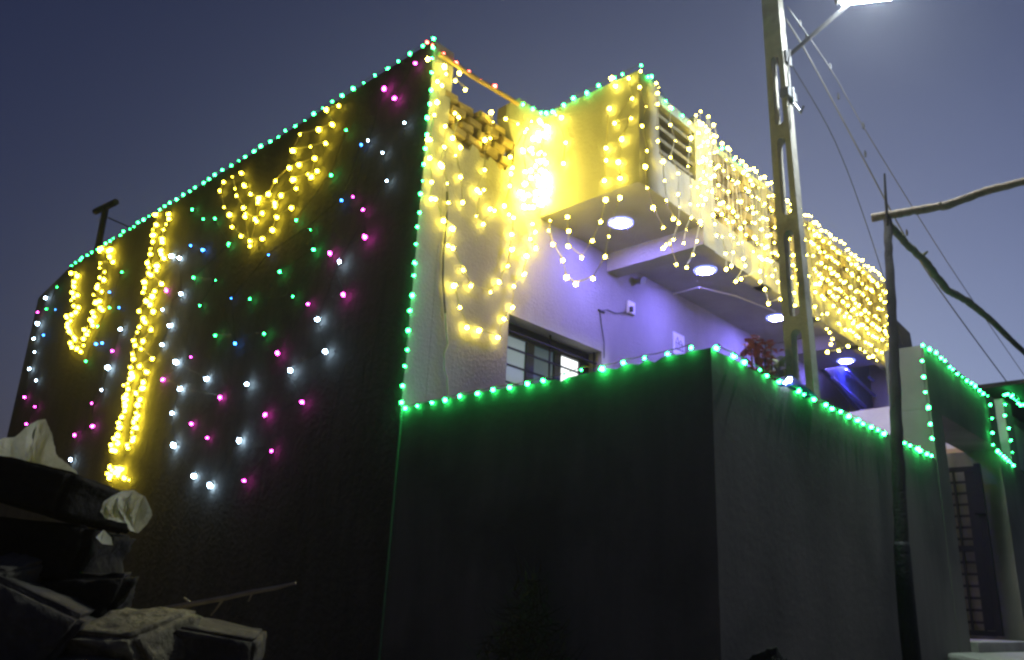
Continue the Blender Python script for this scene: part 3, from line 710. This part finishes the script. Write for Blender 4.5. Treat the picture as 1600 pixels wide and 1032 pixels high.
fr = [PY(x,y,YC-.022) for x,y in ((1120,543),(1147,556),(1164,566),(1187,578),(1199,587),(1217,596),(1247,611),(1256,616),(1272,624),(1290,632),(1300,638),(1313,643),(1326,650),(1340,656),(1349,662),(1361,667),(1371,672),(1381,677),(1403,687),(1414,692),(1422,696),(1433,701),(1437,704),(1448,709),(1456,712))]
string('green light string along the top of the compound front wall', [fr], BG)
t = string('single blue white bulb beside the cloth on compound wall', [[PY(1232,593,YC-.02),PY(1226,598,YC-.02)]], BW, name='light_string')
YGF = YC-.045
gp = [PY(x,y,YGF) for x,y in ((1441,564),(1444,589),(1446,613),(1450,637),(1453,663),(1457,685))]
gl = [PY(x,y,YGF) for x,y in ((1442,540),(1453,546),(1462,551),(1470,559),(1476,564),(1484,573),(1489,577),(1496,584),(1504,589),(1511,595),(1517,599),(1523,604),(1530,610),(1536,615),(1543,619))]
gr_ = [PY(x,y,YGF) for x,y in ((1547,633),(1550,654),(1551,676),(1552,695))]
string('green light string outlining pillar and lintel of the gateway', [gp[::-1]+gl+gr_], BG)
n1_ = [PY(x,y,YC-.02) for x,y in ((1558,705),(1563,709),(1567,713),(1571,716),(1575,720),(1579,723),(1584,727))]
n2_ = [PY(x,y,YC-.02) for x,y in ((1582,707),(1579,688),(1576,669),(1570,649),(1571,632),(1570,617))]
string('green light string round the pale post right of gateway', [n1_+n2_], BG)
n3_ = [PY(x,y,YC-.03) for x,y in ((1574,616),(1580,620),(1584,623),(1588,626),(1591,630),(1597,624),(1590,622),(1582,617),(1600,632),(1594,633))]
string('dense green light cluster under the neighbouring awning', [n3_], BG)
ftop = [PY(x,y,Y0-.02) for x,y in ((817,163),(832,170),(846,176))]
btop = [PX(x,y,XB-.02) for x,y in ((853,176),(864,174),(880,164),(896,154),(917,145),(936,134),(961,122),(972,116),(1002,102))]
string('green light string along the top of the corner balcony', [ftop+btop], BG)
lt = [PY(x,y,YB-.02) for x,y in ((1012,120),(1018,120),(1040,158),(1050,170),(1067,181),(1077,192))]+[PY(x,y,YB2-.02) for x,y in ((1128,232),(1148,249),(1156,257),(1167,265))]
string('sparse green light string along the balcony front above the louvres', [lt], BG)
rr_ = [PY(x,y,Y0-.02) for x,y in ((668,66),(676,70),(692,84),(713,98),(732,112),(750,126),(772,135))]
string('red light string along the orange rod on the parapet', [rr_], BR)
# --- warm curtains on the front wall
F = lambda L_: [PY(x,y,Y0-.045) for x,y in L_]
def big(p): return BYL if rnd.random() < .45 else BY
string('warm fairy lights nearest the corner on the front wall', [F(((669,93),(694,105),(697,116),(684,128),(690,134),(682,160),(679,180),(672,218),(668,219),(671,247),(675,285),(673,311),(680,311),(692,345))),
        F(((696,198),(694,230),(688,257),(691,260),(699,287),(701,317),(694,346),(707,357),(701,384),(709,388)))], BY, WIRE_P, .0052, pick=big)
string('warm fairy lights dropping from the rod into a low swag on front wall', [F(((718,114),(711,126),(727,140))), F(((711,177),(717,184),(708,216),(720,231),(712,243),(720,277),(723,317))),
        F(((707,388),(724,422),(735,447),(766,457),(780,441),(792,416),(799,390),(801,389)))], BY, WIRE_P, .0052, pick=big)
string('lowest warm swag on front wall left of the window', [F(((709,446),(718,481),(730,512),(748,516),(778,527),(788,498),(800,480),(803,448),(818,428),(823,400)))], BY, WIRE_P, .0052, pick=lambda p: BYL)
string('warm fairy lights over the raw bricks below the rod', [F(((767,176),(770,191),(766,216),(757,219),(757,265),(746,297),(756,297),(750,302),(744,338),(755,350),(773,329),(766,326))),
        F(((790,186),(809,194),(820,206),(797,245),(800,262),(798,272),(797,291),(789,322),(795,335),(803,340),(800,366),(793,415))), F(((830,190),(824,202),(817,234),(822,270),(818,310)))], BY, WIRE_P, .0052, pick=big)
clump = []
for k in range(76):
    u = rnd.random(); yp = 188+138*u**.8; xp = 846+rnd.gauss(0,13+9*u)
    clump.append(PY(xp,yp,Y0-.05-rnd.uniform(0,.10)))
clump = [Vector((min(p.x,XB-.04),p.y,p.z)) for p in clump]; clump.sort(key=lambda p:-p.z)
string('blazing bunched warm lights in the corner beside the balcony', [clump], BYB, WIRE_P, .0052)
t2 = [PY(x,y,Y0-.05) for x,y in ((832,350),(836,362),(828,374),(838,388))]
string('short warm drop below the bunched corner lights', [t2], BY, WIRE_P, .0052)
Bx = lambda L_: [PX(x,y,XB-.045) for x,y in L_]
string('warm fairy lights on the street side of corner balcony', [Bx(((878,184),(869,180),(883,223),(880,255))),
        Bx(((951,170),(947,231),(947,251),(944,282))), Bx(((956,122),(962,134),(982,123),(988,154),(961,193),(986,185),(971,218),(967,253),(969,278)))], BY, WIRE_P, .0052, pick=big)
def hang(L_, Xp): return [PX(x,y,Xp) for x,y in L_]
string('long warm swag hanging under the corner balcony', [hang(((859,345),(858,360),(864,381),(879,407),(885,433),(899,444),(927,435),(946,401),(951,370),(968,309)),XB-.03)], BY, WIRE_P, .0052, pick=big)
string('short warm swag hanging inside the longer one under balcony', [hang(((886,339),(888,361),(888,384),(909,403),(926,376),(939,347),(947,312)),XB-.05)], BY, WIRE_P, .0052, pick=big)
Bf = lambda L_: [PY(x,y,YB-.065) for x,y in L_]
big = lambda p: BY if rnd.random() < .6 else BYS
string('warm fairy lights at outer corner of the balcony front', [Bf(((1000,112),(999,136),(1009,167),(1003,197),(1011,236),(1008,261),(1011,294),(1020,324),(1036,356))),
        Bf(((1025,130),(1029,137),(1027,146),(1028,163),(1027,200),(1028,221),(1035,253),(1038,283),(1041,313),(1052,342),(1061,349)))], BY, WIRE_P, .0052, pick=big)
string('warm fairy lights over the louvres of the balcony front', [Bf(((1048,168),(1047,195),(1055,220),(1048,246),(1060,271),(1060,304),(1062,324),(1060,349),(1052,375),(1040,383),(1036,388),(1046,381),(1057,413))),
        Bf(((1077,192),(1079,216),(1077,233),(1075,260),(1080,292),(1079,319),(1080,340),(1072,359),(1068,380)))], BY, WIRE_P, .0052, pick=big)
string('warm fairy lights on the pillar right of the louvres', [Bf(((1092,190),(1096,194),(1103,198),(1106,204),(1096,228),(1092,252),(1098,252),(1104,252),(1111,253),(1110,279),(1099,285),(1096,306),(1098,320),(1094,346),(1088,377),(1083,398),(1073,418))),
        Bf(((1114,222),(1109,240),(1112,300),(1114,336),(1117,350),(1119,368),(1128,370),(1134,396),(1135,421)))], BY, WIRE_P, .0052, pick=big)
ex_ = []
for x in (6.13,6.22,6.29,6.37,6.46):
    n_ = rnd.choice((6,7,8)); z0_ = ZTOP+.02 if x > 6.2 else 5.66
    ex_.append([Vector((x+rnd.uniform(-.03,.03), YB-.05-rnd.uniform(0,.03), z0_-k*(.155 if x < 6.2 else .16)+rnd.uniform(-.05,.05))) for k in range(n_)])
string('loosely hung small warm lights over the pillar beside louvres', ex_, BYS, WIRE_P, .004, pick=lambda p: BYS if rnd.random() < .6 else BY)
# --- dense curtain along the long balcony
zr = [ZTOP+.02, 5.60, 5.42, 5.22, 5.05, 4.90, 4.74, 4.56, 4.40]
secs = [(6.66,7.75,'first dense warm light curtain of long balcony, left of the pole'),(7.75,9.05,'second dense warm light curtain of long balcony, behind the pole'),
        (9.05,10.35,'third dense warm light curtain of long balcony, right of the pole'),(10.35,11.66,'last dense warm light curtain of long balcony, beside wooden post')]
for x0_,x1_,lb in secs:
    runs = []; x = x0_+.04
    while x < x1_:
        nb_ = rnd.choice((6,7,8,8,9)) if x < 10.2 else rnd.choice((7,8,9,9)); dx = rnd.uniform(-.03,.03); run = []
        for k in range(nb_):
            if rnd.random() < .10 and k: continue
            run.append(Vector((x+rnd.uniform(-.025,.025)+dx*k/4, YB2-.04-rnd.uniform(0,.03), zr[k]+rnd.uniform(-.035,.035))))
        if run: runs.append(run)
        x += rnd.uniform(.075,.112)
    string(lb, runs, BY, WIRE_P, .004, pick=lambda p: BY if rnd.random() < .7 else BYS)
# extra bright knots hanging under the long balcony
kn = [PY(x,y,YB2-.05) for x,y in ((1195,452),(1201,475),(1220,467),(1296,520),(1301,530),(1298,538),(1293,550),(1311,548),(1325,541),(1164,415),(1150,440),(1158,436),(1187,425))]
string('loose warm drops dangling under long balcony', [kn[0:3],kn[3:6],kn[6:9],kn[9:13]], BY, WIRE_P, .0052)
# --- side wall: warm clusters
W = lambda L_, d=.055: [PX(x,y,X0-d) for x,y in L_]
def Z(L_, ox, oy, s): return [(ox+x/s, oy+y/s) for x,y in L_]
cres = Z(((945,303),(890,322),(917,385),(858,410),(772,430),(740,502),(886,470),(818,485),(838,537),(767,567),(722,580),(662,640),(630,698),(583,718),(550,697),(522,657),(510,603)),200,60,2.867)
cres2 = Z(((838,537),(820,620),(850,595),(805,610),(738,632),(752,672),(688,705),(660,755),(600,783),(570,810),(527,785),(517,760),(487,705),(480,673),(467,620)),200,60,2.867)
cres3 = Z(((733,760),(668,800),(645,858),(602,897),(548,907),(507,885),(467,845),(452,790),(430,757),(413,683),(428,643)),200,60,2.867)
cres4 = Z(((660,740),(580,735),(575,820),(545,930),(522,800)),200,60,2.867)
BYW = bulb_mesh('warm_bulb_wide', E_YELW, WIRE_P, .019)
string('warm crescent of nested light swags on the dark side wall', [W(cres),W(cres2),W(cres3),W(cres4)], BYW, WIRE_P, .0052)
colr = []
def colpts(path, n, jit):
    out = []
    for k in range(n):
        f = k/(n-1)*(len(path)-1); i = min(int(f),len(path)-2); f -= i
        out.append((path[i][0]*(1-f)+path[i+1][0]*f+rnd.gauss(0,jit), path[i][1]*(1-f)+path[i+1][1]*f+rnd.uniform(-3,3)))
    return out
c1 = colpts(((246,338),(236,395),(226,450),(215,520),(205,580),(200,610),(193,640),(181,690),(177,705)), 46, 3.0)
c2 = colpts(((263,334),(250,380),(246,420),(240,470),(228,540),(219,600),(212,645),(205,672),(200,700)), 40, 3.5)
c3 = [(rnd.choice((172,176,190,194,186))+rnd.gauss(0,5), 738+rnd.gauss(0,9)) for k in range(20)]
BYC = bulb_mesh('warm_bulb_column', E_YELW, WIRE_P, .022)
string('tall thick column of warm lights on the dark side wall', [W(c1),W(c2),W(sorted(c3,key=lambda q:q[1]))], BYC, WIRE_P, .0052)
v1 = colpts(((118,425),(116,450),(113,480),(108,505),(110,525),(121,548)), 30, 4.0); v2 = colpts(((172,390),(160,425),(152,460),(146,490),(138,515),(124,545)), 30, 4.0); v3 = [(160+rnd.uniform(-6,16),393+rnd.uniform(-5,4)) for k in range(8)]
string('warm V shaped light garland at far end of the side wall', [W(v1),W(v2),W(sorted(v3))], BYC, WIRE_P, .0052)
# --- side wall: scattered colours
s3 = lambda L_: Z(L_,200,60,2.867); s4 = lambda L_: Z(L_,220,380,2.457); sL = lambda L_: Z(L_,0,400,2.865)
BWL = bulb_mesh('white_bulb_large', E_WHT, WIRE_D, .020); BPL = bulb_mesh('pink_bulb_large', E_PNK, WIRE_D, .015); BBL = bulb_mesh('blue_bulb_large', E_BLU, WIRE_D, .013); BGL = bulb_mesh('green_bulb_large', E_GRN, WIRE_D, .009)
string('white light string scattered on side wall near the lit corner', [W(s3(((1237,378),(1075,457),(1140,512),(1158,638),(948,1002)))+s4(((678,292),(710,415),(575,487),(408,540))))], BW)
string('white light string on side wall right of the warm column', [W(s4(((117,48),(148,57),(155,195),(83,255),(110,315),(82,390),(135,455),(250,520),(150,560),(120,652),(128,775),(205,893),(268,930),(378,758))),.035)], BWL)
string('white light string at the far end of side wall', [W(sL(((203,188),(170,303),(150,370),(153,430),(130,505),(160,557)))), W(sL(((538,328),(483,498),(455,600),(317,912))))], BWL)
string('pink light string on side wall near the lit corner', [W(s3(((1287,110),(1192,267),(1145,225),(1008,710),(1053,767),(1063,890),(907,963)))+s4(((778,197),(642,233),(527,422),(620,610),(475,658),(500,798),(397,912))))], BPL)
string('pink light string on side wall beside the warm column', [W(s4(((100,182),(192,437),(82,523),(303,592),(193,693),(255,747))),.035)], BPL)
string('pink light string at far end of the side wall', [W(sL(((168,252),(110,632),(157,675),(118,752)))), W(sL(((503,425),(412,660),(412,762),(335,803))))], BPL)
string('green light string scattered round the warm crescent', [W(s3(((978,412),(908,613),(752,815),(817,857),(830,945)))+s4(((663,25),(533,110),(583,205),(418,215),(473,348),(285,355),(227,240),(287,143),(203,132),(335,10)))+s3(((450,920),(390,808),(337,810),(288,768))))], BGL)
string('green light string at far end of the side wall', [W(sL(((255,140),(208,238)))), W(sL(((545,72),(490,232),(437,315),(385,472))))], BGL)
string('blue light string scattered across the middle of side wall', [W(s3(((1045,477),(957,725)))+s4(((490,45),(348,212),(363,385),(238,25),(192,10))))], BBL)
string('blue light string at far end of the side wall', [W(sL(((247,240),(195,355)))), W(sL(((533,232),(490,162),(430,393),(458,390))))], BBL)

# ------------------------------------------------------------------ thin dusty evening air
hz = MB().box((-960,-960,-1.2),(968,968,9.3)).build('haze', [], None); tag(hz, kind='stuff')
M = bpy.data.materials.new('haze_air'); M.use_nodes = True; t = M.node_tree; t.nodes.remove(t.nodes['Principled BSDF'])
v = t.nodes.new('ShaderNodeVolumePrincipled'); v.inputs['Color'].default_value = (.9,.93,1,1); v.inputs['Density'].default_value = .0023; v.inputs['Anisotropy'].default_value = .72
t.links.new(v.outputs[0], t.nodes['Material Output'].inputs['Volume']); hz.data.materials.append(M)
